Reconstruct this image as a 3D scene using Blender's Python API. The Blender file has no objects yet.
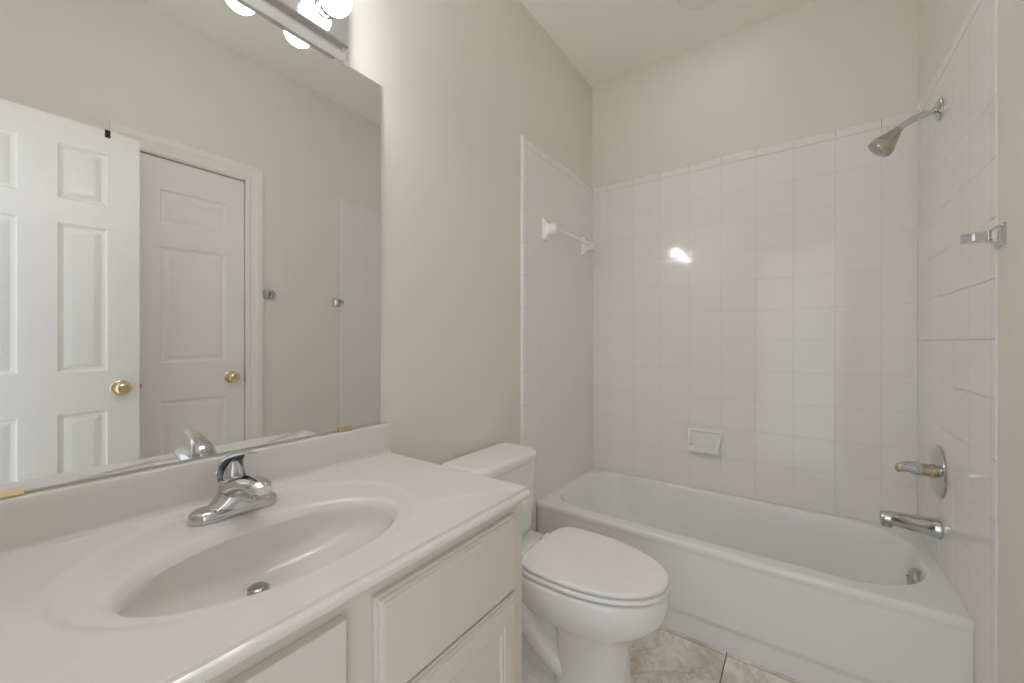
import bpy, bmesh, math, random
from mathutils import Vector, Matrix
random.seed(7)
S = bpy.context.scene
COL = S.collection
PI = math.pi

# ------------------------------------------------------------------ camera, world, exposure
W, D, H = 1.448, 2.315, 2.735          # tile-to-tile width, back tile plane, ceiling
YF = -0.105                            # front (entry) wall
cam_d = bpy.data.cameras.new('camera')
cam = bpy.data.objects.new('camera', cam_d); COL.objects.link(cam)
cam_d.sensor_fit = 'HORIZONTAL'; cam_d.sensor_width = 36.0
cam_d.lens = 36.0 * 400.0 / 1024.0
cam_d.clip_start = 0.02
YAW = math.atan(287.0 / 400.0)
cam.location = (1.05, 0.0, 1.152)
cam.rotation_euler = (PI / 2, 0, YAW)
S.camera = cam

WORLD_STRENGTH = 1.0
BULB_STRENGTH = 26.0
CAN_STRENGTH = 7.0  # weak glow added to brighten the alcove; fixture being on is assumed
world = bpy.data.worlds.new('daylight'); S.world = world
world.use_nodes = True
bg = world.node_tree.nodes['Background']
bg.inputs['Color'].default_value = (0.85, 0.91, 1.0, 1)
bg.inputs['Strength'].default_value = WORLD_STRENGTH

S.view_settings.view_transform = 'Standard'
S.view_settings.look = 'None'
S.view_settings.gamma = 1.0
S.view_settings.use_curve_mapping = False
S.view_settings.exposure = 0.74

S.cycles.max_bounces = 20; S.cycles.diffuse_bounces = 14; S.cycles.glossy_bounces = 8

# portal for the daylight that comes in by the open doorway behind the camera
pd = bpy.data.lights.new('doorway_daylight', 'AREA'); pd.shape = 'RECTANGLE'
pd.size = 0.60; pd.size_y = 2.06; pd.cycles.is_portal = True
po = bpy.data.objects.new('doorway_daylight', pd); COL.objects.link(po)
po.location = (1.032, YF - 0.07, 1.02); po.rotation_euler = (PI / 2, 0, 0)

# ------------------------------------------------------------------ materials
def srgb(r, g, b):
    f = lambda c: (c / 255 / 12.92) if c / 255 <= 0.04045 else ((c / 255 + 0.055) / 1.055) ** 2.4
    return (f(r), f(g), f(b), 1)

def mat(name, col, rough=0.5, metal=0.0, coat=0.0, spec=0.5, bump=None, var=None, trans=0.0, ior=1.45):
    m = bpy.data.materials.new(name); m.use_nodes = True
    nt = m.node_tree; b = nt.nodes['Principled BSDF']
    b.inputs['Base Color'].default_value = col
    b.inputs['Roughness'].default_value = rough
    b.inputs['Metallic'].default_value = metal
    b.inputs['Coat Weight'].default_value = coat
    b.inputs['Coat Roughness'].default_value = 0.05
    b.inputs['Specular IOR Level'].default_value = spec
    b.inputs['Transmission Weight'].default_value = trans
    b.inputs['IOR'].default_value = ior
    tc = nt.nodes.new('ShaderNodeTexCoord')
    if bump:
        n = nt.nodes.new('ShaderNodeTexNoise'); n.inputs['Scale'].default_value = bump[0]
        n.inputs['Detail'].default_value = 2.0
        bp = nt.nodes.new('ShaderNodeBump'); bp.inputs['Strength'].default_value = bump[1]
        bp.inputs['Distance'].default_value = bump[2] if len(bump) > 2 else 0.002
        nt.links.new(tc.outputs['Object'], n.inputs['Vector'])
        nt.links.new(n.outputs['Fac'], bp.inputs['Height'])
        nt.links.new(bp.outputs['Normal'], b.inputs['Normal'])
    if var:                                     # faint uneven colour of the material itself
        n2 = nt.nodes.new('ShaderNodeTexNoise'); n2.inputs['Scale'].default_value = var[0]
        n2.inputs['Detail'].default_value = 3.0
        r = nt.nodes.new('ShaderNodeMixRGB'); r.inputs[1].default_value = col
        k = 1.0 - var[1]
        r.inputs[2].default_value = (col[0] * k, col[1] * k, col[2] * k, 1)
        nt.links.new(tc.outputs['Object'], n2.inputs['Vector'])
        nt.links.new(n2.outputs['Fac'], r.inputs[0])
        nt.links.new(r.outputs[0], b.inputs['Base Color'])
    return m

M = {}
M['paint'] = mat('beige_wall_paint', srgb(229, 225, 216), 0.6, bump=(170, 0.16, 0.0015), var=(3, 0.03))
M['ceiling'] = mat('ceiling_paint', srgb(242, 240, 232), 0.75, bump=(120, 0.12, 0.002))
M['tile'] = mat('white_glazed_tile', srgb(237, 235, 232), 0.08, coat=0.0, var=(2.2, 0.02))
M['grout'] = mat('white_grout', srgb(229, 226, 221), 0.6)
M['grout_back'] = mat('aged_white_grout', srgb(219, 215, 209), 0.7)
M['porcelain'] = mat('white_porcelain', srgb(239, 239, 236), 0.10)
M['tub'] = mat('tub_enamel', srgb(237, 237, 237), 0.14)
M['seat'] = mat('seat_plastic', srgb(241, 241, 239), 0.22)
M['marble'] = mat('cultured_marble', srgb(223, 219, 214), 0.14, var=(5, 0.015))
M['cabinet'] = mat('cream_cabinet_paint', srgb(219, 210, 200), 0.38, bump=(60, 0.03, 0.001))
M['trim'] = mat('white_trim_paint', srgb(236, 233, 225), 0.34)
M['door'] = mat('white_door_paint', srgb(236, 235, 229), 0.36, bump=(90, 0.03, 0.001))
M['chrome'] = mat('chrome', (0.62, 0.63, 0.64, 1), 0.06, 1.0)  # base colour darkened to stand in for darker mirrored surroundings
M['chrome_dull'] = mat('darkened_dull_chrome', (0.50, 0.50, 0.49, 1), 0.25, 1.0)  # matte grey, darkened in place of dark surroundings reflected in the metal
M['brass'] = mat('polished_brass', (0.84, 0.70, 0.42, 1), 0.14, 1.0)
M['brass_worn'] = mat('tarnished_brass', (0.55, 0.45, 0.31, 1), 0.32, 1.0)
M['mirror'] = mat('mirror_silver', (0.82, 0.825, 0.83, 1), 0.0, 1.0)
M['mirror_edge'] = mat('mirror_edge_glass', (0.62, 0.66, 0.63, 1), 0.15)  # pale colour stands in for the polished edge catching light
M['plate'] = mat('polished_light_bar', (0.78, 0.79, 0.80, 1), 0.08, 1.0)
M['bright_tier'] = mat('bright_chrome_white', srgb(240, 238, 236), 0.3)  # plain white painted in for a bright reflection in chrome
M['black'] = mat('black_rubber', (0.012, 0.012, 0.013, 1), 0.5)
M['dark'] = mat('dark_gap', (0.05, 0.045, 0.04, 1), 0.9)
M['clear'] = mat('clear_plastic', (0.93, 0.93, 0.92, 1), 0.12, trans=0.35)
M['acrylic'] = mat('milky_acrylic', (0.90, 0.88, 0.85, 1), 0.35)
M['red'] = mat('red_dot', (0.45, 0.04, 0.06, 1), 0.4)
M['hose'] = mat('rubber_gasket', srgb(150, 120, 90), 0.5)

m = bpy.data.materials.new('frosted_bulb'); m.use_nodes = True
b = m.node_tree.nodes['Principled BSDF']
b.inputs['Base Color'].default_value = (0.95, 0.94, 0.92, 1)
b.inputs['Roughness'].default_value = 0.3
b.inputs['Emission Color'].default_value = (0.948, 0.945, 1.0, 1)
b.inputs['Emission Strength'].default_value = BULB_STRENGTH
M['bulb'] = m
m = bpy.data.materials.new('frosted_lens'); m.use_nodes = True
b = m.node_tree.nodes['Principled BSDF']
b.inputs['Base Color'].default_value = (0.9, 0.9, 0.88, 1)
b.inputs['Emission Color'].default_value = (0.948, 0.945, 1.0, 1)
b.inputs['Emission Strength'].default_value = CAN_STRENGTH
M['lens'] = m

def marble_floor():
    m = bpy.data.materials.new('beige_marble_floor_tile'); m.use_nodes = True
    nt = m.node_tree; b = nt.nodes['Principled BSDF']; b.inputs['Roughness'].default_value = 0.28
    tc = nt.nodes.new('ShaderNodeTexCoord')
    at = nt.nodes.new('ShaderNodeAttribute'); at.attribute_name = 'tile_seed'
    sh = nt.nodes.new('ShaderNodeVectorMath'); sh.operation = 'ADD'
    nt.links.new(tc.outputs['Object'], sh.inputs[0]); nt.links.new(at.outputs['Vector'], sh.inputs[1])
    def ridge(scale, width, dist):
        n = nt.nodes.new('ShaderNodeTexNoise'); n.inputs['Scale'].default_value = scale; n.inputs['Detail'].default_value = 4
        n.inputs['Roughness'].default_value = 0.55; n.inputs['Distortion'].default_value = dist
        nt.links.new(sh.outputs[0], n.inputs['Vector'])
        a = nt.nodes.new('ShaderNodeMath'); a.operation = 'SUBTRACT'; a.inputs[1].default_value = 0.5; nt.links.new(n.outputs['Fac'], a.inputs[0])
        q = nt.nodes.new('ShaderNodeMath'); q.operation = 'ABSOLUTE'; nt.links.new(a.outputs[0], q.inputs[0])
        r = nt.nodes.new('ShaderNodeValToRGB'); r.color_ramp.elements[0].color = srgb(214, 204, 190); r.color_ramp.elements[1].color = (1, 1, 1, 1)
        r.color_ramp.elements[1].position = width; nt.links.new(q.outputs[0], r.inputs['Fac']); return r
    r1 = ridge(3.2, 0.035, 0.9); r3 = ridge(9.0, 0.030, 0.6)
    n1 = nt.nodes.new('ShaderNodeTexNoise'); n1.inputs['Scale'].default_value = 6.0; n1.inputs['Detail'].default_value = 7
    n1.inputs['Roughness'].default_value = 0.65
    nt.links.new(sh.outputs[0], n1.inputs['Vector'])
    r2 = nt.nodes.new('ShaderNodeValToRGB')
    r2.color_ramp.elements[0].position = 0.34; r2.color_ramp.elements[0].color = srgb(216, 206, 193)
    r2.color_ramp.elements[1].position = 0.60; r2.color_ramp.elements[1].color = srgb(247, 243, 237)
    nt.links.new(n1.outputs['Fac'], r2.inputs['Fac'])
    m0 = nt.nodes.new('ShaderNodeMixRGB'); m0.blend_type = 'MULTIPLY'; m0.inputs[0].default_value = 0.4
    nt.links.new(r2.outputs[0], m0.inputs[1]); nt.links.new(r3.outputs[0], m0.inputs[2])
    mm = nt.nodes.new('ShaderNodeMixRGB'); mm.blend_type = 'MULTIPLY'; mm.inputs[0].default_value = 0.5
    nt.links.new(m0.outputs[0], mm.inputs[1]); nt.links.new(r1.outputs[0], mm.inputs[2])
    nt.links.new(mm.outputs[0], b.inputs['Base Color'])
    return m
M['floor'] = marble_floor()
M['floor_grout'] = mat('dark_floor_grout', srgb(92, 80, 68), 0.9, bump=(300, 0.3))

# ------------------------------------------------------------------ mesh helpers
class MB:
    def __init__(s): s.v = []; s.f = []; s.mi = []
    def add(s, vs, fs, mi=0):
        o = len(s.v); s.v += [tuple(v) for v in vs]
        for f in fs: s.f.append([i + o for i in f]); s.mi.append(mi)
    def box(s, a, b, mi=0):
        x0, y0, z0 = a; x1, y1, z1 = b
        s.add([(x0,y0,z0),(x1,y0,z0),(x1,y1,z0),(x0,y1,z0),(x0,y0,z1),(x1,y0,z1),(x1,y1,z1),(x0,y1,z1)],
              [(0,3,2,1),(4,5,6,7),(0,1,5,4),(1,2,6,5),(2,3,7,6),(3,0,4,7)], mi)
    def loft(s, loops, cap0=True, cap1=True, closed=True, mi=0):
        n = len(loops[0]); vs = [p for l in loops for p in l]; fs = []
        rng = n if closed else n - 1
        for i in range(len(loops) - 1):
            for j in range(rng):
                k = (j + 1) % n
                fs.append((i*n + j, i*n + k, (i+1)*n + k, (i+1)*n + j))
        if cap0: fs.append(tuple(reversed(range(n))))
        if cap1: fs.append(tuple((len(loops)-1)*n + j for j in range(n)))
        s.add(vs, fs, mi)
    def tube(s, path, radii, n=20, mi=0, squash=None):
        path = [Vector(p) for p in path]; loops = []
        up = None
        for i, p in enumerate(path):
            t = (path[min(i+1, len(path)-1)] - path[max(i-1, 0)]).normalized()
            if up is None:
                up = Vector((0, 0, 1)) if abs(t.z) < 0.9 else Vector((1, 0, 0))
            sx = t.cross(up).normalized(); up = sx.cross(t).normalized()
            r = radii[i] if isinstance(radii, (list, tuple)) else radii
            ra, rb = (r, r) if not isinstance(r, tuple) else r
            loops.append([p + sx * (ra * math.cos(a)) + up * (rb * math.sin(a)) for a in [2*PI*k/n for k in range(n)]])
        s.loft(loops, mi=mi)
    def lathe(s, origin, axis, prof, n=32, mi=0):
        """prof: list of (distance along axis, radius)"""
        o = Vector(origin); a = Vector(axis).normalized()
        u = a.orthogonal().normalized(); w = a.cross(u)
        loops = []
        for d, r in prof:
            r = max(r, 1e-5)
            loops.append([o + a*d + u*(r*math.cos(t)) + w*(r*math.sin(t)) for t in [2*PI*k/n for k in range(n)]])
        s.loft(loops, mi=mi)
    def build(s, name, mats, parent=None, bevel=0.0, seg=2, angle=35, smooth=True, subsurf=0):
        me = bpy.data.meshes.new(name)
        me.from_pydata(s.v, [], s.f)
        if not isinstance(mats, (list, tuple)): mats = [mats]
        for x in mats: me.materials.append(x)
        me.polygons.foreach_set('material_index', s.mi)
        bm = bmesh.new(); bm.from_mesh(me)
        bmesh.ops.remove_doubles(bm, verts=bm.verts, dist=1e-6)
        bmesh.ops.recalc_face_normals(bm, faces=bm.faces)
        if bevel:
            ed = [e for e in bm.edges if len(e.link_faces) == 2 and e.calc_face_angle(0) > 0.6]
            bmesh.ops.bevel(bm, geom=ed, offset=bevel, segments=seg, profile=0.5, affect='EDGES', clamp_overlap=True)
        bm.to_mesh(me); bm.free()
        if smooth:
            me.polygons.foreach_set('use_smooth', [True] * len(me.polygons))
            me.set_sharp_from_angle(angle=math.radians(angle))
        me.update()
        o = bpy.data.objects.new(name, me); COL.objects.link(o)
        if smooth:
            md = o.modifiers.new('weighted', 'WEIGHTED_NORMAL'); md.keep_sharp = True; md.weight = 50
        if subsurf:
            md = o.modifiers.new('sub', 'SUBSURF'); md.levels = subsurf; md.render_levels = subsurf
        if parent is not None:
            o.parent = parent
            o.matrix_parent_inverse = parent.matrix_basis.inverted()
        return o

def empty(name, loc):
    o = bpy.data.objects.new(name, None); COL.objects.link(o); o.location = loc
    o.empty_display_size = 0.05
    return o
def tag(o, label, cat, group=None):
    o['label'] = label; o['category'] = cat
    if group: o['group'] = group
    return o
def struct(o, label=None, cat=None):
    o['kind'] = 'structure'
    if label: o['label'] = label
    if cat: o['category'] = cat
    return o

def rrect(x0, x1, y0, y1, r, n=8):
    """rounded rectangle loop in xy, counter-clockwise, 4*(n+1) points"""
    if not isinstance(r, (list, tuple)): r = [r]*4
    out = []
    for (cx, cy, a0, rr) in ((x1-r[0], y0+r[0], -PI/2, r[0]), (x1-r[1], y1-r[1], 0, r[1]), (x0+r[2], y1-r[2], PI/2, r[2]), (x0+r[3], y0+r[3], PI, r[3])):
        for k in range(n+1):
            a = a0 + PI/2*k/n
            out.append((cx + rr*math.cos(a), cy + rr*math.sin(a)))
    return out
def bez(p0, p1, p2, p3, n):
    p0, p1, p2, p3 = map(Vector, (p0, p1, p2, p3)); out = []
    for i in range(n+1):
        t = i/n; u = 1-t
        out.append(p0*u**3 + p1*3*u*u*t + p2*3*u*t*t + p3*t**3)
    return out

# ------------------------------------------------------------------ room shell
T = 0.12
ZT = 0.010                             # tile stands this proud of the plaster
# left wall: plaster plane x = 0
w = MB(); w.box((-T, YF - T, -0.05), (0, D + ZT + T, H)); struct(w.build('wall_left', M['paint'], smooth=False), 'beige painted wall behind the mirror and toilet', 'wall')
w = MB(); w.box((-T, D + ZT, -0.05), (W + T, D + ZT + T, H)); struct(w.build('wall_back', M['paint'], smooth=False), 'beige painted wall above the tiled tub alcove', 'wall')
# right wall with a recess for the closet door
CY0, CY1, CZ = 0.484, 0.938, 2.040
w = MB()
w.box((W, YF - T, -0.05), (W + T, CY0, H)); w.box((W, CY1, -0.05), (W + T, D + ZT + T, H))
w.box((W, CY0, CZ), (W + T, CY1, H)); w.box((W + 0.06, CY0, -0.05), (W + T, CY1, CZ))
struct(w.build('wall_right', M['paint'], smooth=False), 'beige painted wall with the closet door', 'wall')
# front wall with the entry doorway the camera stands in
EX0, EX1, EZ = 0.742, 1.322, 2.045
w = MB()
w.box((-T, YF - T, -0.05), (EX0, YF, H)); w.box((EX1, YF - T, -0.05), (W + T, YF, H)); w.box((EX0, YF - T, EZ), (EX1, YF, H))
struct(w.build('wall_front', M['paint'], smooth=False), 'beige painted wall with the entry doorway', 'wall')
w = MB(); w.box((-T, YF - T, H), (W + T, D + ZT + T, H + 0.1)); struct(w.build('ceiling', M['ceiling'], smooth=False), 'white ceiling', 'ceiling')

# tiled surfaces --------------------------------------------------------------
def tile_cells(mb, o, ua, va, na, us, vs, gap=0.0008, bev=0.0026, rise=0.0008, tilt=0.0024, th=0.0):
    """glazed tiles as pillowed cells over a grout bed; each sits a hair out of true"""
    o, ua, va, na = Vector(o), Vector(ua), Vector(va), Vector(na)
    P = lambda u, v, h: o + ua*u + va*v + na*h
    mb.add([P(us[0], vs[0], 0), P(us[-1], vs[0], 0), P(us[-1], vs[-1], 0), P(us[0], vs[-1], 0)], [(0,1,2,3)], 1)
    for i in range(len(us)-1):
        for j in range(len(vs)-1):
            u0, u1, v0, v1 = us[i]+gap, us[i+1]-gap, vs[j]+gap, vs[j+1]-gap
            a, c = random.gauss(0, tilt), random.gauss(0, tilt)
            um, vm = (u0+u1)/2, (v0+v1)/2
            hh = lambda u, v, h: h + a*(u-um) + c*(v-vm)
            loops = []
            for ins, h in ((0, -0.001), (0, rise*0.35), (bev*0.35, rise*0.8), (bev, rise)):
                q = [(u0+ins, v0+ins), (u1-ins, v0+ins), (u1-ins, v1-ins), (u0+ins, v1-ins)]
                loops.append([P(u, v, hh(u, v, h) if h > 0 else h) for u, v in q])
            mb.loft(loops, cap0=False, cap1=True, mi=0)

def strip_pieces(mb, o, la, wa, na, cuts, width, h=0.0022, gap=0.0008):
    """bullnose trim laid end to end along la; rounded over at the far side of wa"""
    o, la, wa, na = Vector(o), Vector(la), Vector(wa), Vector(na)
    r = 0.0135
    prof = [(0.0008, -0.001), (0.0008, h*0.5), (0.0025, h)]
    for k in range(0, 7):
        a = PI/2 * k/6
        prof.append((width - r + r*math.sin(a), h - r + r*math.cos(a)))
    prof.append((width, -0.0125))
    for c0, c1 in zip(cuts[:-1], cuts[1:]):
        a, b = c0 + gap, c1 - gap
        mb.loft([[o + la*l + wa*p + na*q for p, q in prof] for l in (a, b)], closed=True)

PZ = 0.1512; PXT = 0.154
RIM = 0.371
zl = [2.065 - PZ*k for k in range(0, 12)]
zl = sorted([z for z in zl if z > RIM + 0.02] + [RIM])
zfull = sorted(zl[1:] + [2.065 - PZ*k for k in range(11, 14)] + [0.0])
zfull = [z for i, z in enumerate(zfull) if i == 0 or z - zfull[i-1] > 0.01]
xl = [0.0] + [0.105 + PXT*k for k in range(9)] + [W]
TOPW = 0.045

tb = MB(); tile_cells(tb, (0, D, 0), (1,0,0), (0,0,1), (0,-1,0), xl, zl)
tile_back = struct(tb.build('wall_tile_back', [M['tile'], M['grout_back']], angle=12), 'white square tile on the back wall of the tub alcove', 'tile')
tb = MB(); strip_pieces(tb, (0, D, 2.065), (1,0,0), (0,0,1), (0,-1,0), xl, TOPW)
tb.build('bullnose_cap', M['tile'], tile_back)

YT_L, YT_R = 1.532, 1.494
def side_tiles(name, x, nx, ytile, label):
    s = 1 if nx > 0 else -1
    back = [D - PXT*k for k in range(0, 6)]
    ye = ytile + 0.045
    ys = sorted([y for y in back if y > ye + 0.015] + [ye])
    mb = MB()
    tile_cells(mb, (x, 0, 0), (0,1,0), (0,0,1), (nx,0,0), ys, zl, gap=0.0005, bev=0.002, rise=0.0005, tilt=0.0006)
    # leg below the tub rim, in front of the apron
    yt = [y for y in ys if y < 1.655] + [1.655]
    tile_cells(mb, (x, 0, 0), (0,1,0), (0,0,1), (nx,0,0), yt, [z for z in zfull if z < RIM - 0.01] + [RIM])
    t = struct(mb.build(name, [M['tile'], M['grout']], angle=12), label, 'tile')
    mb = MB(); strip_pieces(mb, (x, ye, 0), (0,0,1), (0,-1,0), (nx,0,0), sorted(set(zfull)) + [2.065 + TOPW], 0.045)
    strip_pieces(mb, (x, ye, 2.065), (0,1,0), (0,0,1), (nx,0,0), [y - ye for y in ys], TOPW)
    mb.build('bullnose_edge', M['tile'], t)
    return t
side_tiles('wall_tile_left', ZT, 1, YT_L, 'white square tile on the toilet side of the tub alcove')
side_tiles('wall_tile_right', W, -1, YT_R, 'white square tile on the faucet side of the tub alcove')
# plaster of right wall sits flush with tile back: pull tile face in by its own thickness

# floor -----------------------------------------------------------------------
fb = MB()
FT = 0.332
fx = [0.0, 0.833 - 2*FT, 0.833 - FT, 0.833, 0.833 + FT, W]
fy = [YF - T, 1.655 - 5*FT, 1.655 - 4*FT, 1.655 - 3*FT, 1.655 - 2*FT, 1.655 - FT, 1.653, D]
tile_cells(fb, (0, 0, -0.002), (1,0,0), (0,1,0), (0,0,1), fx, fy, gap=0.0016, bev=0.002, rise=0.002, tilt=0.0)
fb.box((-0.05, YF - T, -0.06), (W + 0.05, D + 0.05, -0.004), 1)
floor = fb.build('floor', [M['floor'], M['floor_grout']], angle=12)
struct(floor, 'beige marble look tile floor', 'floor')
at = floor.data.attributes.new('tile_seed', 'FLOAT_VECTOR', 'FACE')
for p in floor.data.polygons:
    ix = sum(p.center.x > q for q in fx); iy = sum(p.center.y > q for q in fy)
    at.data[p.index].vector = (ix*3.17 + iy*1.3, iy*2.71 - ix, (ix + iy)*0.9)

# ------------------------------------------------------------------ panel doors
def panel_slab(mb, y0, y1, z0, z1, x, nx, panels):
    """one face of a moulded door in the plane x, looking towards nx; panels: (y0, y1, z0, z1)"""
    ys = sorted({y0, y1} | {q for p in panels for q in p[:2]}); zs = sorted({z0, z1} | {q for p in panels for q in p[2:]})
    for i in range(len(ys)-1):
        for j in range(len(zs)-1):
            a, b, c, d = ys[i], ys[i+1], zs[j], zs[j+1]
            P = lambda y, z, h: (x + nx*h, y, z)
            hit = any(abs(p[0]-a) < 1e-6 and abs(p[1]-b) < 1e-6 and abs(p[2]-c) < 1e-6 and abs(p[3]-d) < 1e-6 for p in panels)
            if not hit:
                mb.add([P(a,c,0), P(b,c,0), P(b,d,0), P(a,d,0)], [(0,1,2,3)])
            else:
                loops = []
                for ins, h in ((0,0), (0.004,-0.004), (0.012,-0.0075), (0.017,-0.008), (0.036,-0.0025), (0.040,-0.002)):
                    loops.append([P(a+ins,c+ins,h), P(b-ins,c+ins,h), P(b-ins,d-ins,h), P(a+ins,d-ins,h)])
                mb.loft(loops, cap0=False, cap1=True)

def panel_door(name, y0, y1, z0, z1, xf, xb, panels):
    """slab between x = xf (seen face) and xb"""
    nx = -1 if xf < xb else 1
    mb = MB()
    panel_slab(mb, y0, y1, z0, z1, xf, nx, panels); panel_slab(mb, y0, y1, z0, z1, xb, -nx, panels)
    e = [(y0,z0),(y1,z0),(y1,z1),(y0,z1)]
    mb.loft([[(xf,y,z) for y,z in e], [(xb,y,z) for y,z in e]], cap0=False, cap1=False)
    return mb.build(name, M['door'], angle=20)

def knob(parent, y, z, x, nx):
    mb = MB()
    mb.lathe((x, y, z), (nx,0,0), [(0,0.033),(0.004,0.033),(0.007,0.029),(0.009,0.016),(0.012,0.011),(0.024,0.011),(0.027,0.015),
             (0.031,0.022),(0.037,0.0262),(0.043,0.0270),(0.049,0.0255),(0.054,0.021),(0.057,0.014),(0.0575,0.009),(0.056,0.005),(0.056,0)], 40)
    return mb.build('knob', M['brass'], parent)

# open six-panel entry door lying along the right wall
DX = 1.318
rows1 = ((1.716, 1.932), (1.030, 1.620), (0.21, 0.865))
cols1 = ((-0.002, 0.136), (0.235, 0.374))
d1 = panel_door('door_1', YF + 0.004, 0.4745, 0.012, 2.035, DX, DX + 0.035, [(a,b,c,d) for a,b in cols1 for c,d in rows1])
struct(d1, 'white six panel entry door swung open against the right wall, seen in mirror', 'door')
knob(d1, 0.414, 0.9546, DX, -1); knob(d1, 0.414, 0.9546, DX + 0.035, 1)
mb = MB(); mb.box((DX + 0.006, 0.4744, 0.927), (DX + 0.029, 0.4760, 0.982)); mb.box((DX + 0.012, 0.4745, 0.945), (DX + 0.023, 0.4845, 0.964))
mb.build('latch', M['brass_worn'], d1, bevel=0.0008)
for hz in (0.25, 1.05, 1.85):
    mb = MB(); mb.lathe((DX + 0.004, YF + 0.004, hz - 0.045), (0,0,1), [(0,0.0),(0,0.006),(0.09,0.006),(0.09,0)], 14)
    mb.box((DX + 0.004, YF + 0.002, hz - 0.045), (DX + 0.032, YF + 0.0045, hz + 0.045)); mb.build('hinge', M['brass'], d1)
mb = MB(); mb.box((DX - 0.0035, 0.3660, 2.0060), (DX, 0.3825, 2.0375)); mb.box((DX - 0.0035, 0.3660, 2.0352), (DX + 0.0385, 0.3825, 2.0378)); mb.box((DX + 0.0352, 0.3660, 2.0060), (DX + 0.0385, 0.3825, 2.0375))
tag(mb.build('door_clip', M['black'], bevel=0.0006), 'small black clip hooked over the top edge of the open white door', 'clip')

# narrow closet door in the right wall
d2 = panel_door('door_2', CY0 + 0.004, CY1 - 0.004, 0.012, CZ - 0.005, W + 0.010, W + 0.045,
                [(0.576, 0.850, a, b) for a, b in ((1.722, 1.886), (1.048, 1.612), (0.25, 0.8625))])
struct(d2, 'narrow white three panel closet door seen in mirror', 'door')
knob(d2, 0.872, 0.9607, W + 0.010, -1)
mb = MB(); mb.box((W + 0.001, CY1 - 0.0035, 0.925), (W + 0.03, CY1 - 0.0005, 0.996)); mb.build('strike_plate', M['brass_worn'], d2)
# casings: stepped colonial profile mitred round the openings
def casing(name, pts, wa, na, label, width=0.083):
    prof = [(0,0),(0,0.009),(0.006,0.012),(0.016,0.012),(0.020,0.009),(0.046,0.013),(0.052,0.017),(0.072,0.018),(0.080,0.0165),(0.083,0.013),(0.083,0)]
    mb = MB(); na = Vector(na)
    loops = []
    for p, o in zip(pts, wa):
        loops.append([Vector(p) + Vector(o)*a + na*h for a, h in prof])
    mb.loft(loops)
    return struct(mb.build(name, M['trim'], angle=25), label, 'door trim')
casing('trim_1', [(W,CY0-0.001,0), (W,CY0-0.001,CZ+0.004), (W,CY1+0.001,CZ+0.004), (W,CY1+0.001,0)], [(0,-1,0), (0,-1,1), (0,1,1), (0,1,0)], (-1,0,0), 'white moulded casing around the closet door')
casing('trim_2', [(EX0,YF,0), (EX0,YF,EZ), (EX1,YF,EZ), (EX1,YF,0)], [(-1,0,0), (-1,0,1), (1,0,1), (1,0,0)], (0,1,0), 'white moulded casing around the entry doorway')

# ------------------------------------------------------------------ bathtub
tub = empty('bathtub', (W/2, (1.655 + D)/2, 0))
tag(tub, 'white built-in bathtub with a plain apron in the tiled alcove', 'bathtub')
N = 14
def tloop(x0, x1, y0, y1, r, z): return [(x, y, z) for x, y in rrect(x0, x1, y0, y1, r, N)]
XA, XB, YB = 0.0105, W + 0.0005, D - 0.0010
mb = MB(); loops = []
for yf, z in ((1.671,0.0),(1.671,0.072),(1.669,0.080),(1.660,0.096),(1.657,0.106),(1.6575,0.325),(1.655,0.335),(1.653,0.343),(1.653,0.352),(1.6555,0.359),(1.660,0.3635),(1.667,0.366)):
    loops.append(tloop(XA, XB, yf, YB, 0.004, z + 0.005 if z > 0.3 else z))
IN = [  # x0, x1, y0, y1, radius, z
 (0.030,1.412,1.712,2.292,0.150,0.3660),(0.033,1.409,1.716,2.288,0.150,0.3645),(0.037,1.405,1.721,2.284,0.150,0.3600),(0.041,1.401,1.725,2.280,0.150,0.3520),
 (0.046,1.398,1.729,2.276,0.150,0.340),(0.075,1.386,1.741,2.264,0.150,0.28),(0.115,1.374,1.753,2.252,0.150,0.20),(0.155,1.362,1.765,2.240,0.150,0.13),
 (0.175,1.352,1.776,2.229,0.145,0.10),(0.205,1.335,1.794,2.211,0.135,0.080),(0.245,1.300,1.825,2.180,0.11,0.070),(0.32,1.23,1.87,2.13,0.09,0.066)]
for x0,x1,y0,y1,r,z in IN: loops.append(tloop(x0,x1,y0,y1,[r*1.65,r*1.25,r*1.15,r*1.15], z + 0.005*max(0.0, (z-0.2)/0.166)))
mb.loft(loops, cap0=False, cap1=True)
mb.build('tub_shell', M['tub'], tub, angle=50)
mb = MB()
oy = 1.985; ox = 1.379
ax = Vector((-1, 0, 0.2)).normalized()
mb.lathe((ox, oy, 0.312), ax, [(-0.006,0.036),(0.002,0.036),(0.006,0.034),(0.010,0.028),(0.012,0.018),(0.013,0.0)], 32)
mb.lathe((ox - 0.011, oy, 0.312), ax, [(0,0.006),(0.006,0.006),(0.008,0.003),(0.008,0)], 12)
mb.build('overflow_plate', M['chrome_dull'], tub)
mb = MB(); mb.lathe((1.20, oy, 0.066), (0,0,1), [(-0.004,0.034),(0.002,0.034),(0.004,0.030),(0.003,0.024),(0.006,0.022),(0.010,0.019),(0.011,0.0)], 28); mb.build('drain', M['chrome'], tub)

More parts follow.
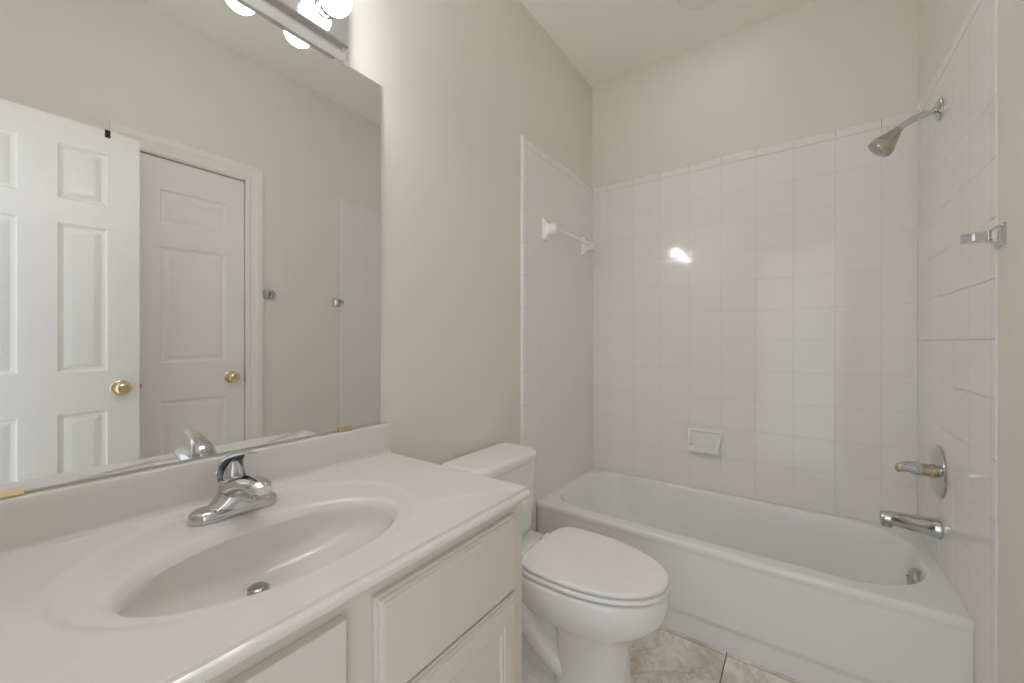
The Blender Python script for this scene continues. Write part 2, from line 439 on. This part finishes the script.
# ------------------------------------------------------------------ shower and tub fittings on the right tile
FY = 1.985
sh = empty('shower', (W, FY, 1.955)); tag(sh, 'chrome shower head on a bent arm above the tub', 'shower')
mb = MB(); mb.lathe((W - 0.0015, FY, 1.955), (-1,0,0), [(0,0.037),(0.004,0.037),(0.009,0.033),(0.013,0.022),(0.015,0.013),(0.015,0.0)], 36); mb.build('flange', M['chrome'], sh)
arm = bez((W, FY, 1.955), (W - 0.045, FY, 1.952), (W - 0.080, FY, 1.944), (1.337, FY, 1.912), 14)
mb = MB(); mb.tube(arm, 0.0105, 18); mb.build('shower_arm', M['chrome'], sh)
hd = Vector((-0.058, -0.010, -0.068)).normalized(); hp = Vector((1.338, FY, 1.913))
mb = MB(); mb.lathe(hp, hd, [(-0.008,0.0),(-0.008,0.0135),(0.006,0.0145),(0.010,0.013),(0.012,0.0)], 24); mb.build('swivel_nut', M['brass_worn'], sh)
mb = MB(); mb.lathe(hp, hd, [(0.006,0.0),(0.006,0.0165),(0.009,0.0185),(0.016,0.0205),(0.036,0.0285),(0.058,0.038),(0.063,0.0392),(0.065,0.038),(0.065,0.0)], 36); hs = mb.build('head_shell', M['chrome_dull'], sh)
mb = MB(); mb.lathe(hp, hd, [(0.063,0.0),(0.063,0.0385),(0.074,0.0395),(0.078,0.038),(0.0785,0.033),(0.0785,0.0)], 36); mb.build('spray_ring', M['brass_worn'], hs)
mb = MB(); mb.lathe(hp, hd, [(0.077,0.0),(0.077,0.032),(0.081,0.030),(0.083,0.022),(0.082,0.016),(0.085,0.014),(0.086,0.0)], 32); mb.build('spray_face', M['chrome_dull'], hs)

va = empty('shower_valve', (W, FY + 0.02, 0.698)); tag(va, 'round chrome shower valve with a lever handle on the tiled wall', 'shower valve')
VY = FY + 0.015
mb = MB(); mb.lathe((W - 0.0015, VY, 0.698), (-1,0,0), [(0,0.090),(0.003,0.0905),(0.006,0.089),(0.010,0.080),(0.013,0.060),(0.015,0.034),(0.015,0)], 56); mb.build('escutcheon', M['chrome'], va)
mb = MB(); mb.lathe((W - 0.014, VY, 0.698), (-1,0,0), [(0,0.0),(0,0.024),(0.008,0.0245),(0.010,0.022),(0.024,0.021),(0.028,0.0225),(0.031,0.0225),(0.031,0)], 32); mb.build('stem_sleeve', M['brass_worn'], va)
lp = [(W-0.043,VY,0.699),(W-0.052,VY,0.699),(W-0.066,VY-0.002,0.701),(W-0.084,VY-0.006,0.703),(W-0.098,VY-0.011,0.701),(W-0.106,VY-0.016,0.698),(W-0.109,VY-0.018,0.697)]
mb = MB(); mb.tube(lp, [0.021,0.0235,0.0225,0.0195,0.0165,0.0135,0.010], 28); lh = mb.build('lever_handle', M['chrome'], va)
mb = MB(); mb.lathe((W-0.1045,VY-0.016,0.696), (-0.75,-0.6,-0.1), [(0,0.0),(0,0.0125),(0.006,0.0122),(0.009,0.009),(0.010,0)], 24); mb.build('handle_tip', M['brass_worn'], lh)  # added tip piece; brass colour stands in for a beige reflection

sp = empty('tub_spout', (W, FY, 0.505)); tag(sp, 'chrome tub spout sticking out of the tile below the valve', 'tub spout')
sw = [(W-0.0015,FY,0.505),(W-0.006,FY,0.505),(W-0.012,FY,0.505),(W-0.022,FY,0.5055),(W-0.06,FY,0.507),(W-0.10,FY,0.509),(W-0.130,FY,0.510),(W-0.148,FY,0.510),(W-0.155,FY,0.509),(W-0.157,FY,0.509)]
mb = MB(); mb.tube(sw, [0.035,0.0355,0.034,0.0315,0.029,0.027,(0.0255,0.0245),(0.024,0.0225),(0.020,0.0185),(0.012,0.011)], 32); sb_ = mb.build('spout_body', M['chrome'], sp)
mb = MB(); mb.lathe((W-0.138,FY,0.492), (0,0,-1), [(0,0.0),(0,0.016),(0.013,0.016),(0.014,0.012),(0.006,0.011),(0.006,0)], 24); mb.build('outlet', M['brass_worn'], sb_)

# ceramic soap dish on the back tile
sd = empty('soap_dish', (0.65, D, 0.57)); tag(sd, 'white ceramic soap dish set into the back wall tile', 'soap dish')
yb = D - 0.002
sx0, sx1, sz0, sz1 = 0.562, 0.736, 0.566, 0.690
def xz(x0, x1, z0, z1, y, r=0.006): return [(x, y, z) for x, z in rrect(x0, x1, z0, z1, r, 3)]
mb = MB()
mb.loft([xz(sx0,sx1,sz0,sz1,yb+0.002), xz(sx0,sx1,sz0,sz1,yb-0.008), xz(sx0+0.004,sx1-0.004,sz0+0.003,sz1-0.004,yb-0.012),
         xz(sx0+0.016,sx1-0.016,sz0+0.020,sz1-0.014,yb-0.012), xz(sx0+0.020,sx1-0.020,sz0+0.024,sz1-0.018,yb-0.003)], cap0=True, cap1=True)
mb.build('back_plate', M['porcelain'], sd, angle=40)
# tray: floor, lip and two slanting cheeks
mb = MB()
def solid(poly, x0, x1):
    mb.loft([[(x0, y, z) for y, z in poly], [(x1, y, z) for y, z in poly]])
t0, t1 = sx0 + 0.003, sx1 - 0.006
mb.loft([[(t0,yb-0.008,sz0+0.004),(t1,yb-0.008,sz0+0.004),(t1,yb-0.008,sz0+0.028),(t0,yb-0.008,sz0+0.028)],
         [(t0+0.006,yb-0.056,sz0+0.010),(t1-0.014,yb-0.056,sz0+0.010),(t1-0.014,yb-0.056,sz0+0.024),(t0+0.006,yb-0.056,sz0+0.024)]])
mb.loft([[(t0+0.004,yb-0.050,sz0+0.012),(t1-0.013,yb-0.050,sz0+0.012),(t1-0.013,yb-0.050,sz0+0.040),(t0+0.004,yb-0.050,sz0+0.040)],
         [(t0+0.006,yb-0.060,sz0+0.014),(t1-0.015,yb-0.060,sz0+0.014),(t1-0.015,yb-0.060,sz0+0.038),(t0+0.006,yb-0.060,sz0+0.038)]])
for (xa, xb, xc) in ((t0, t0+0.012, t0+0.005), (t1-0.012, t1, t1-0.026)):
    A = [(xa,yb-0.008,sz0+0.006),(xb,yb-0.008,sz0+0.006),(xb,yb-0.008,sz1-0.006),(xa,yb-0.008,sz1-0.006)]
    B = [(xc,yb-0.058,sz0+0.014),(xc+0.012,yb-0.058,sz0+0.014),(xc+0.012,yb-0.058,sz0+0.040),(xc,yb-0.058,sz0+0.040)]
    mb.loft([A, B])
mb.build('tray', M['porcelain'], sd, bevel=0.0025, seg=3)

# ceramic towel bar on the left tile
tbar = empty('towel_bar', (ZT, 1.94, 1.713)); tag(tbar, 'white ceramic towel bar with a clear rod on the left tile', 'towel bar')
x0 = ZT + 0.002
for py in (1.735, 2.180):
    mb = MB(); lo = []
    for x, hy, hz, r in ((x0-0.002,0.030,0.055,0.004),(x0+0.007,0.030,0.055,0.004),(x0+0.010,0.028,0.052,0.006),(x0+0.018,0.024,0.038,0.008),(x0+0.026,0.022,0.029,0.010),(x0+0.034,0.021,0.0265,0.012),
                         (x0+0.060,0.019,0.023,0.012),(x0+0.068,0.017,0.020,0.012),(x0+0.072,0.012,0.014,0.010)):
        lo.append([(x, py + a, 1.713 + c) for a, c in rrect(-hy, hy, -hz, hz, r, 4)])
    mb.loft(lo); mb.build('post', M['porcelain'], tbar, angle=40)
mb = MB(); mb.tube([(x0+0.052,1.752,1.713),(x0+0.052,2.163,1.713)], 0.0085, 18); mb.build('rod', M['acrylic'], tbar)

# chrome towel-bar brackets left on the right wall without their bar
def bracket(y, z, label, face):
    e = empty('towel_bracket', (W, y, z)); tag(e, label, 'towel bracket')
    mb = MB(); lo = []
    for h, s in ((0,0.026),(0.006,0.026),(0.007,0.023),(0.011,0.023),(0.012,0.019),(0.019,0.0135),(0.024,0.0130),(0.024,0.0)):
        s = max(s, 1e-4); lo.append([(W - ZT*0 - h, y + a, z + c) for a, c in rrect(-s, s, -s, s, min(0.002, s/3), 2)])
    mb.loft(lo); mb.build('base_plate', M['chrome'], e, angle=25)
    mb = MB()
    # flat arm: solid shank, then an open socket (two cheeks, roof and floor) that held the bar
    hy, hz = 0.0105, 0.0115
    mb.box((W-0.046, y-hy, z-hz), (W-0.022, y+hy, z+hz))
    mb.box((W-0.066, y-hy, z+hz-0.003), (W-0.046, y+hy, z+hz)); mb.box((W-0.066, y-hy, z-hz), (W-0.046, y+hy, z-hz+0.003))
    mb.box((W-0.066, y-hy, z-hz+0.003), (W-0.0635, y+hy, z+hz-0.003))
    mb.box((W-0.0635, y-face*0.003-0.0015, z-hz+0.003), (W-0.046, y-face*0.003+0.0015, z+hz-0.003))
    mb.build('arm', M['chrome'], e)
    return e
bracket(1.474, 1.409, 'chrome towel bracket on the wall at the edge of the shower tile', -1)
bracket(1.053, 1.4236, 'chrome towel bracket on the wall beside the closet door, seen in mirror', 1)

# round recessed ceiling light over the tub
cl = empty('recessed_light', (0.705, 1.952, H)); tag(cl, 'round white recessed light in the ceiling above the tub', 'ceiling light')
mb = MB(); mb.lathe((0.705, 1.952, H), (0,0,-1), [(0,0.118),(0.003,0.118),(0.005,0.113),(0.006,0.098),(0.003,0.062),(0.003,0.0)], 48); mb.build('trim_ring', M['trim'], cl)
mb = MB(); mb.lathe((0.705, 1.952, H), (0,0,-1), [(0.0,0.060),(0.0035,0.060),(0.0040,0.055),(0.0045,0.03),(0.0045,0.0)], 40); mb.build('lens', M['lens'], cl)

# ------------------------------------------------------------------ vanity
VY0, VY1, XF = YF + 0.001, 0.782, 0.518
cab = empty('vanity_cabinet', (XF/2, (VY0+VY1)/2, 0)); tag(cab, 'cream painted vanity cabinet under the sink', 'cabinet')
mb = MB()
mb.box((0.002, VY0, 0.0), (XF - 0.02, VY0 + 0.016, 0.7835)); mb.box((0.002, VY1 - 0.016, 0.0), (XF - 0.0195, VY1, 0.7835))
mb.box((0.002, VY0 + 0.016, 0.10), (XF - 0.02, VY1 - 0.016, 0.116)); mb.box((XF - 0.09, VY0 + 0.016, 0.0), (XF - 0.075, VY1 - 0.016, 0.10))
mb.box((0.002, VY0 + 0.016, 0.116), (0.008, VY1 - 0.016, 0.66))
mb.box((XF - 0.02, VY0, 0.10), (XF, VY1, 0.135)); mb.box((XF - 0.02, VY0, 0.745), (XF, VY1, 0.7835)); mb.box((XF - 0.02, VY0, 0.575), (XF, VY1, 0.605))
for ya, yb_ in ((VY0, VY0 + 0.035), (0.306, 0.386), (VY1 - 0.036, VY1)): mb.box((XF - 0.02, ya, 0.135), (XF - 0.0001, yb_, 0.745))
mb.build('carcass', M['cabinet'], cab)
def front(name, y0, y1, z0, z1, panel):
    mb = MB(); x = XF + 0.0005
    def L(ins, h): return [(x + h, y0+ins, z0+ins), (x + h, y1-ins, z0+ins), (x + h, y1-ins, z1-ins), (x + h, y0+ins, z1-ins)]
    lo = [L(0,0), L(0,0.008), L(0.0015,0.0095), L(0.0045,0.0095), L(0.0055,0.0125), L(0.0075,0.0150), L(0.0095,0.0155), L(0.0105,0.0175), L(0.0125,0.0180)] if name != 'false_drawer_front' else [L(0,0), L(0,0.0165), L(0.0015,0.0180)]
    if panel:
        lo += [L(0.048,0.018), L(0.050,0.0155), L(0.053,0.0155), L(0.056,0.0175), L(0.059,0.0175), L(0.062,0.014), L(0.067,0.013)]
    mb.loft(lo); return mb.build(name, M['cabinet'], cab, angle=18)
front('drawer_front', 0.372, 0.740, 0.592, 0.7625, False)
front('door', 0.372, 0.740, 0.135, 0.5875, True)
front('false_drawer_front', -0.075, 0.320, 0.592, 0.7625, False)
front('door', -0.075, 0.120, 0.135, 0.5875, True)
front('door', 0.124, 0.320, 0.135, 0.5875, True)

# countertop with moulded oval basin
ZC = 0.808; CYE = 0.789
top = empty('countertop', (0.28, 0.34, 0.7835)); tag(top, 'white cultured marble countertop with moulded oval sink and backsplash', 'countertop')
mb = MB()
XE = 0.5255
_c = [math.atan2(Y-0.338, X-0.267) % (2*PI) for X, Y in ((XE,CYE),(0,CYE),(0,VY0),(XE,VY0))]
ang = sorted([2*PI*k/120 for k in range(120) if all(abs(2*PI*k/120 - q) > 0.02 for q in _c)] + _c)
n = len(ang)
def ray_ell(cx, cy, a, b, z):
    out = []
    for t in ang:
        r = 1/math.sqrt((math.cos(t)/a)**2 + (math.sin(t)/b)**2); out.append((cx + r*math.cos(t), cy + r*math.sin(t), z))
    return out
def ell(cx, cy, a, b, z, e=1.0):
    return [(cx + a*math.copysign(abs(math.cos(t))**e, math.cos(t)), cy + b*math.copysign(abs(math.sin(t))**e, math.sin(t)), z) for t in ang]
def rect_at(z):
    out = []
    cx, cy = 0.267, 0.338
    for t in ang:
        dx, dy = math.cos(t), math.sin(t); s = 1e9
        if dx > 1e-9: s = min(s, (XE-cx)/dx)
        if dx < -1e-9: s = min(s, (0.0-cx)/dx)
        if dy > 1e-9: s = min(s, (CYE-cy)/dy)
        if dy < -1e-9: s = min(s, (VY0-cy)/dy)
        out.append([cx+dx*s, cy+dy*s, z])
    return [tuple(p) for p in out]
def deck(d):                           # recess of the oval deck, fading out towards the front edge
    return [ZC - d*((1 - math.cos(t))/2)**0.8 for t in ang]
def dell(cx, cy, a, b, d, ray=True):
    base = ray_ell(cx, cy, a, b, 0) if ray else ell(cx, cy, a, b, 0)
    return [(p[0], p[1], z) for p, z in zip(base, deck(d))]
loops = [rect_at(ZC), ray_ell(0.267,0.338,0.226,0.282,ZC), dell(0.267,0.338,0.222,0.278,0.0001), dell(0.267,0.338,0.2185,0.2745,0.0007), dell(0.267,0.338,0.214,0.270,0.0030), dell(0.267,0.338,0.210,0.266,0.0050), dell(0.267,0.338,0.206,0.262,0.0057),
         dell(0.285,0.338,0.180,0.242,0.0060,False), dell(0.306,0.337,0.156,0.228,0.0062,False)]
w0 = [(1 - math.cos(t))/2 for t in ang]
for a_, b_, dz in ((0.150,0.2250,0.0006),(0.1455,0.2205,0.0018),(0.1412,0.2165,0.0040),(0.1370,0.2125,0.0080),(0.1325,0.2085,0.0145),(0.1282,0.2045,0.0225)):
    loops.append([(p[0], p[1], ZC - dz - 0.0062*(w**0.8)*(1 - dz/0.03)) for p, w in zip(ell(0.3165,0.336,a_,b_,0), w0)])
def bowl(k):
    s = k/12.0
    a = math.cos(s*PI/2*0.93)
    return (0.3165 - 0.0705*s**1.3, 0.336 - 0.012*s, 0.1277*a**0.85, 0.204*a**0.95, ZC - 0.0235 - 0.0865*math.sin(s*PI/2))
for k in range(1, 13): loops.append(ell(*bowl(k)))
under = [[(min(p[0], XE-0.03), p[1], 0.7865) for p in rect_at(0)], ray_ell(0.30,0.337,0.165,0.235,0.7865)]
for k in range(1, 13):
    c = bowl(k); under.append(ell(c[0], c[1], c[2]+0.009, c[3]+0.009, min(c[4], 0.785) - 0.008))
mb.loft(under, cap0=False, cap1=True)
mb.loft(loops, cap0=False, cap1=True)
# front edge: step down then a bullnose, extruded along the counter
ep = [(XE,ZC),(XE+0.0012,ZC-0.0006),(XE+0.0018,ZC-0.0030),(XE+0.0030,ZC-0.0055),(XE+0.0050,ZC-0.0062)]
for k in range(9):
    a = PI/2 - PI*k/8*0.95
    ep.append((XE+0.0062 + 0.0075*math.cos(a), ZC-0.0140 + 0.0075*math.sin(a)))
ep += [(XE-0.002, 0.7865), (XE-0.03, 0.7865)]
mb.loft([[(x,y,z) for x,z in ep] for y in (VY0, CYE)], cap0=False, cap1=False, closed=False)
for y in (VY0 - 2e-5, CYE + 2e-5):
    q = [(x,y,z) for x,z in ep] + [(0.0,y,0.7865),(0.0,y,ZC)]
    mb.add(q, [tuple(range(len(q)))])
mb.build('sink_top', M['marble'], top, angle=38)
mb = MB(); bl = []
for x, z in ((0.001,ZC-0.002),(0.028,ZC-0.002),(0.0255,ZC+0.002),(0.0222,ZC+0.006),(0.0208,ZC+0.012),(0.020,0.880),(0.0195,0.893),(0.0175,0.8965),(0.0140,0.898),(0.001,0.898)): bl.append((x, z))
mb.loft([[(x,y,z) for x,z in bl] for y in (VY0, CYE)]); mb.build('backsplash', M['marble'], top, angle=30)
mb = MB(); dx, dy, dz = 0.246, 0.3235, ZC - 0.1095
mb.lathe((dx,dy,dz), (0,0,1), [(-0.004,0.0195),(0.001,0.020),(0.0025,0.0185),(0.001,0.0165),(-0.001,0.016),(-0.001,0)], 32); 
df = mb.build('drain_flange', M['chrome'], top)
mb = MB(); mb.lathe((dx,dy,dz), (0,0,1), [(0.0,0.005),(0.003,0.0148),(0.0055,0.0148),(0.0072,0.012),(0.0080,0.0)], 28); mb.build('drain_stopper', M['chrome_dull'], df)

# faucet
fa = empty('sink_faucet', (0.107, 0.337, ZC - 0.006)); tag(fa, 'chrome single lever faucet on the back of the sink', 'faucet')
zf = ZC - 0.0050; fy = 0.337
def yloop(cx, hx, hy, z, r): return [(x, y, z) for x, y in rrect(cx-hx, cx+hx, fy-hy, fy+hy, r, 8)]
mb = MB()
mb.loft([yloop(0.107,0.0285,0.0785,zf,0.028), yloop(0.107,0.029,0.079,zf+0.006,0.0285), yloop(0.107,0.028,0.078,zf+0.012,0.0275), yloop(0.107,0.0255,0.0755,zf+0.0165,0.025),
         yloop(0.107,0.0215,0.0715,zf+0.0195,0.021), yloop(0.107,0.016,0.066,zf+0.0210,0.0155)])
mb.build('base_plate', M['chrome'], fa, angle=45)
# saddle body rising from the plate
mb = MB(); lo = []
for z, hx, hy, cx in ((0.010,0.027,0.060,0.107),(0.019,0.0265,0.055,0.107),(0.026,0.0265,0.045,0.107),(0.034,0.0265,0.036,0.106),(0.044,0.0265,0.029,0.103),(0.052,0.026,0.0265,0.098),(0.060,0.0250,0.0252,0.094),(0.065,0.0225,0.023,0.093),(0.068,0.017,0.017,0.092)):
    lo.append([(cx + hx*math.cos(t), fy + hy*math.sin(t), zf + z) for t in [2*PI*k/36 for k in range(36)]])
mb.loft(lo)
mb.build('body', M['chrome'], fa, angle=50)
# spout: flat rounded snout reaching over the bowl
pth = bez((0.098,fy,zf+0.040), (0.130,fy,zf+0.060), (0.185,fy,zf+0.082), (0.236,fy,zf+0.070), 14)
rad = []
for i in range(15):
    t = i/14
    rw = 0.0265 - 0.0045*t; rh = 0.025 - 0.0105*t**0.7
    if i == 13: rw *= 0.90; rh *= 0.88
    if i == 14: rw *= 0.62; rh *= 0.60
    rad.append((rw, rh))
mb = MB(); mb.tube(pth, rad, 28); sn = mb.build('spout', M['chrome'], fa, angle=60)
mb = MB(); mb.lathe((0.218, fy, zf+0.066), (-0.05,0,-1), [(0,0.0),(0,0.0118),(0.013,0.0118),(0.0145,0.010),(0.010,0.0085),(0.010,0.0)], 24); mb.build('aerator', M['chrome_dull'], sn)
# lever: a hooded blade sweeping up and forward to a thin tip
mb = MB(); lo = []
spine = bez((0.0665,fy,zf+0.050), (0.0500,fy,zf+0.100), (0.075,fy,zf+0.126), (0.196,fy,zf+0.135), 16)
for i, p in enumerate(spine):
    t = i/16
    tg = (spine[min(i+1,16)] - spine[max(i-1,0)]).normalized()
    nrm = Vector((-tg.z, 0, tg.x))                       # outward (back / top) side
    hw = 0.0265 - 0.019*max(0.0, (t-0.25)/0.75)**1.3
    dep = 0.026*(1-t)**1.0 + 0.0016                      # how far the blade's edges wrap forward
    th = 0.0022 + 0.004*(1-t)**2
    outer = []; inner = []
    for k in range(13):
        a = -PI/2 + PI*k/12
        outer.append(p + Vector((0, hw*math.sin(a), 0)) - nrm*(dep*(1-math.cos(a))))
        inner.append(p + Vector((0, (hw-0.0016)*math.sin(a), 0)) - nrm*(dep*(1-math.cos(a)) + th*math.cos(a)*0.9 + 0.0008))
    lo.append(outer + inner[::-1])
mb.loft(lo); mb.build('lever', M['chrome'], fa, angle=50)
mb = MB(); mb.lathe((0.093, fy, zf+0.068), (0.12,0,1), [(-0.006,0.0),(-0.006,0.0185),(0.004,0.0185),(0.012,0.0165),(0.024,0.0125),(0.034,0.0075),(0.038,0)], 32); cp = mb.build('cap', M['chrome'], fa)
mb = MB(); mb.lathe((0.1060, fy, zf+0.0920), (0.9,0,0.4), [(-0.002,0.0),(-0.002,0.003),(0.001,0.003),(0.0015,0.0)], 14); mb.build('temperature_dot', M['red'], cp)

# ------------------------------------------------------------------ mirror and its clips
MY0, MY1, MZ0, MZ1 = -0.095, 0.765, 0.9035, 1.940
mir = empty('vanity_mirror', (0, (MY0+MY1)/2, MZ0)); tag(mir, 'large frameless wall mirror above the vanity backsplash', 'mirror')
mb = MB(); mb.add([(0.006,MY0+0.001,MZ0+0.001),(0.006,MY1-0.0025,MZ0+0.001),(0.006,MY1-0.0025,MZ1-0.0015),(0.006,MY0+0.001,MZ1-0.0015)], [(0,1,2,3)])
mb.build('silvered_face', M['mirror'], mir, smooth=False)
mb = MB(); q = [(MY0,MZ0),(MY1,MZ0),(MY1,MZ1),(MY0,MZ1)]; qi = [(MY0+0.001,MZ0+0.001),(MY1-0.0025,MZ0+0.001),(MY1-0.0025,MZ1-0.0015),(MY0+0.001,MZ1-0.0015)]
mb.loft([[(0.0005,y,z) for y,z in q], [(0.0050,y,z) for y,z in q], [(0.006,y,z) for y,z in qi]], cap0=True, cap1=False)
mb.build('glass_edge', M['mirror_edge'], mir, smooth=False)
def clip(y0, y1, z, up, mt, name, label):
    mb = MB(); s = up
    mb.box((0.0005,y0,min(z,z-s*0.004)), (0.0085,y1,max(z,z-s*0.004))); mb.box((0.0065,y0,min(z-s*0.004,z+s*0.008)), (0.0088,y1,max(z-s*0.004,z+s*0.008)))
    tag(mb.build(name, mt, bevel=0.0006), label, 'mirror clip')
clip(-0.02, 0.0675, MZ0, 1, M['brass'], 'mirror_clip', 'brass clip under the near end of the wall mirror')
clip(0.6225, 0.6655, MZ0, 1, M['brass'], 'mirror_clip', 'small brass clip under the mirror near the toilet end')
clip(0.638, 0.656, MZ1, -1, M['clear'], 'mirror_clip', 'clear plastic clip at the top of the mirror by the light bar')

# ------------------------------------------------------------------ vanity light bar
LZ0, LZ1, LY0, LY1, LX = 1.9405, 2.094, 0.050, 0.648, 0.050
vl = empty('vanity_light', (0, (LY0+LY1)/2, LZ0)); tag(vl, 'chrome vanity light bar with round bulbs above the mirror', 'vanity light')
def tiers(name, prof, mt):
    mb = MB(); lo = []
    for x, ins in prof: lo.append([(x,LY0+ins,LZ0+ins),(x,LY1-ins,LZ0+ins),(x,LY1-ins,LZ1-ins),(x,LY0+ins,LZ1-ins)])
    mb.loft(lo); return mb.build(name, mt, vl, angle=20)
tiers('mounting_channel', ((0.0005,0.0),(0.0075,0.0),(0.0190,0.0105),(0.0210,0.0135),(0.0210,0.018)), M['bright_tier'])  # white colour replaces the bright reflection along the bar's lower bevel
tiers('backplate', ((0.0205,0.0165),(0.0470,0.0180),(0.0490,0.0200),(LX,0.0225)), M['plate'])
for k in range(4):
    by = 0.561 - 0.1425*k; bz = 2.019
    mb = MB(); mb.lathe((LX,by,bz), (1,0,0), [(-0.002,0.0),(-0.002,0.027),(0.003,0.027),(0.005,0.0225),(0.016,0.0215),(0.0175,0.0195),(0.0175,0.0)], 28)
    so = mb.build('socket', M['chrome'], vl)
    mb = MB(); r = 0.0385; c = 0.0565
    pr = [(0.006,0.0),(0.006,0.013),(0.018,0.0135)]
    for i in range(1, 17):
        a = PI*0.89 - (PI*0.89)*i/16
        pr.append((c - r*math.cos(PI-a)*-1 if False else c + r*math.cos(a), r*math.sin(a)))
    mb.lathe((LX - 0.008 + 0.0,by,bz), (1,0,0), pr, 32); mb.build('bulb', M['bulb'], so)

# ------------------------------------------------------------------ toilet
TY = 1.212
to = empty('toilet', (0.37, TY, 0)); tag(to, 'white two piece toilet with closed lid between vanity and tub', 'toilet')
# tank
mb = MB(); lo = []
for z, xa, xb, hy, r in ((0.395,0.045,0.170,0.150,0.03),(0.402,0.036,0.182,0.163,0.036),(0.430,0.030,0.190,0.172,0.04),(0.55,0.024,0.197,0.179,0.042),(0.682,0.020,0.201,0.184,0.042)):
    lo.append([(x, y + TY - 0.022, z) for x, y in rrect(xa, xb, -hy, hy, [r, r, 0.015, 0.015], 6)])
mb.loft(lo); mb.build('tank', M['porcelain'], to, angle=50)
mb = MB(); lo = []
for z, g in ((0.682,-0.006),(0.685,0.004),(0.690,0.008),(0.706,0.0085),(0.714,0.007),(0.719,0.003),(0.7215,-0.004),(0.7225,-0.015)):
    lo.append([(x, y + TY - 0.022, z) for x, y in rrect(0.020-g*0.6, 0.203+g, -0.184-g, 0.184+g, [0.062,0.062,0.020,0.020], 7)])
mb.loft(lo); mb.build('tank_lid', M['porcelain'], to, angle=60)
NT = 64
def egg(xm, af, ar, b, z, pr=0.62, qr=0.80, pf=1.0, qf=0.96, dy=0.0):
    out = []
    for k in range(NT):
        t = 2*PI*k/NT; c, s = math.cos(t), math.sin(t)
        if c >= 0: out.append((xm + af*abs(c)**pf, TY + dy + b*math.copysign(abs(s)**qf, s), z))
        else: out.append((xm - ar*abs(c)**pr, TY + dy + b*math.copysign(abs(s)**qr, s), z))
    return out
# bowl with pedestal
mb = MB()
lo = [egg(0.46,0.262,0.190,0.165,0.409), egg(0.46,0.272,0.200,0.174,0.407), egg(0.46,0.277,0.205,0.178,0.401), egg(0.46,0.278,0.205,0.179,0.390), egg(0.46,0.278,0.205,0.179,0.366), egg(0.46,0.273,0.203,0.175,0.340),
      egg(0.458,0.260,0.200,0.164,0.315), egg(0.462,0.232,0.190,0.148,0.291), egg(0.478,0.186,0.165,0.128,0.270), egg(0.492,0.146,0.130,0.112,0.250), egg(0.500,0.128,0.115,0.101,0.228), egg(0.500,0.122,0.108,0.096,0.195),
      egg(0.500,0.122,0.108,0.096,0.150), egg(0.500,0.125,0.110,0.099,0.090), egg(0.500,0.130,0.114,0.104,0.045), egg(0.500,0.136,0.118,0.110,0.012), egg(0.500,0.138,0.118,0.112,0.0)]
mb.loft(lo)
# foot plinth and the web behind the trapway
mb.loft([[(x, y + TY, z) for x, y in rrect(xa, 0.56, -h, h, 0.05, 6)] for z, h, xa in ((0.0,0.118,0.13),(0.030,0.117,0.131),(0.044,0.112,0.136),(0.050,0.104,0.144))])
mb.loft([[(x, y + TY, z) for x, y in rrect(xa, xb, -h, h, 0.04, 6)] for z, h, xa, xb in ((0.045,0.060,0.15,0.46),(0.16,0.058,0.14,0.46),(0.27,0.085,0.11,0.42),(0.32,0.105,0.08,0.40))])
# deck that carries the tank
mb.loft([[(x, y + TY, z) for x, y in rrect(0.045, 0.34, -h, h, 0.03, 5)] for z, h in ((0.30,0.10),(0.33,0.135),(0.37,0.150),(0.386,0.150),(0.392,0.142))])
# outward curve of the trapway on each side
for s in (-1, 1):
    pth = bez((0.275,TY+s*0.090,0.345), (0.270,TY+s*0.082,0.215), (0.335,TY+s*0.066,0.150), (0.455,TY+s*0.050,0.085), 16)
    mb.tube(pth, [0.046 - 0.006*i/16 for i in range(17)], 24)
mb.build('bowl', M['porcelain'], to, angle=60)
for s in (-1, 1):
    mb = MB(); mb.lathe((0.262,TY+s*0.088,0.028), (0,0,1), [(-0.012,0.0),(-0.012,0.016),(0.006,0.0155),(0.014,0.012),(0.018,0.006),(0.019,0)], 20); mb.build('bolt_cap', M['porcelain'], to)
def slab(name, grow, z0, z1, dome):
    mb = MB(); g = grow; lo = []
    h = z1 - z0
    for ins, z in ((0.010,z0),(0.003,z0+0.001),(0.0,z0+0.004),(0.0,z0+h*0.62),(0.0015,z0+h*0.82),(0.005,z1-0.0012),(0.011,z1),(0.05,z1+dome*0.6),(0.11,z1+dome)):
        lo.append(egg(0.462, 0.277+g-ins, 0.163+g*0.3-ins*0.9, 0.171+g-ins, z, pr=0.34, qr=0.62))
    mb.loft(lo); return mb.build(name, M['seat'], to, angle=60)
slab('seat', 0.003, 0.4130, 0.4280, 0.0)
slab('seat_lid', 0.0, 0.4310, 0.4470, 0.0025)
for s in (-1, 1):
    mb = MB(); mb.tube([(0.283,TY+s*0.070-0.022,0.421),(0.283,TY+s*0.070+0.022,0.421)], 0.0115, 18); mb.lathe((0.276,TY+s*0.070,0.392), (0,0,1), [(0,0.0),(0,0.017),(0.016,0.016),(0.020,0.010),(0.020,0)], 20)
    mb.build('hinge', M['seat'], to)
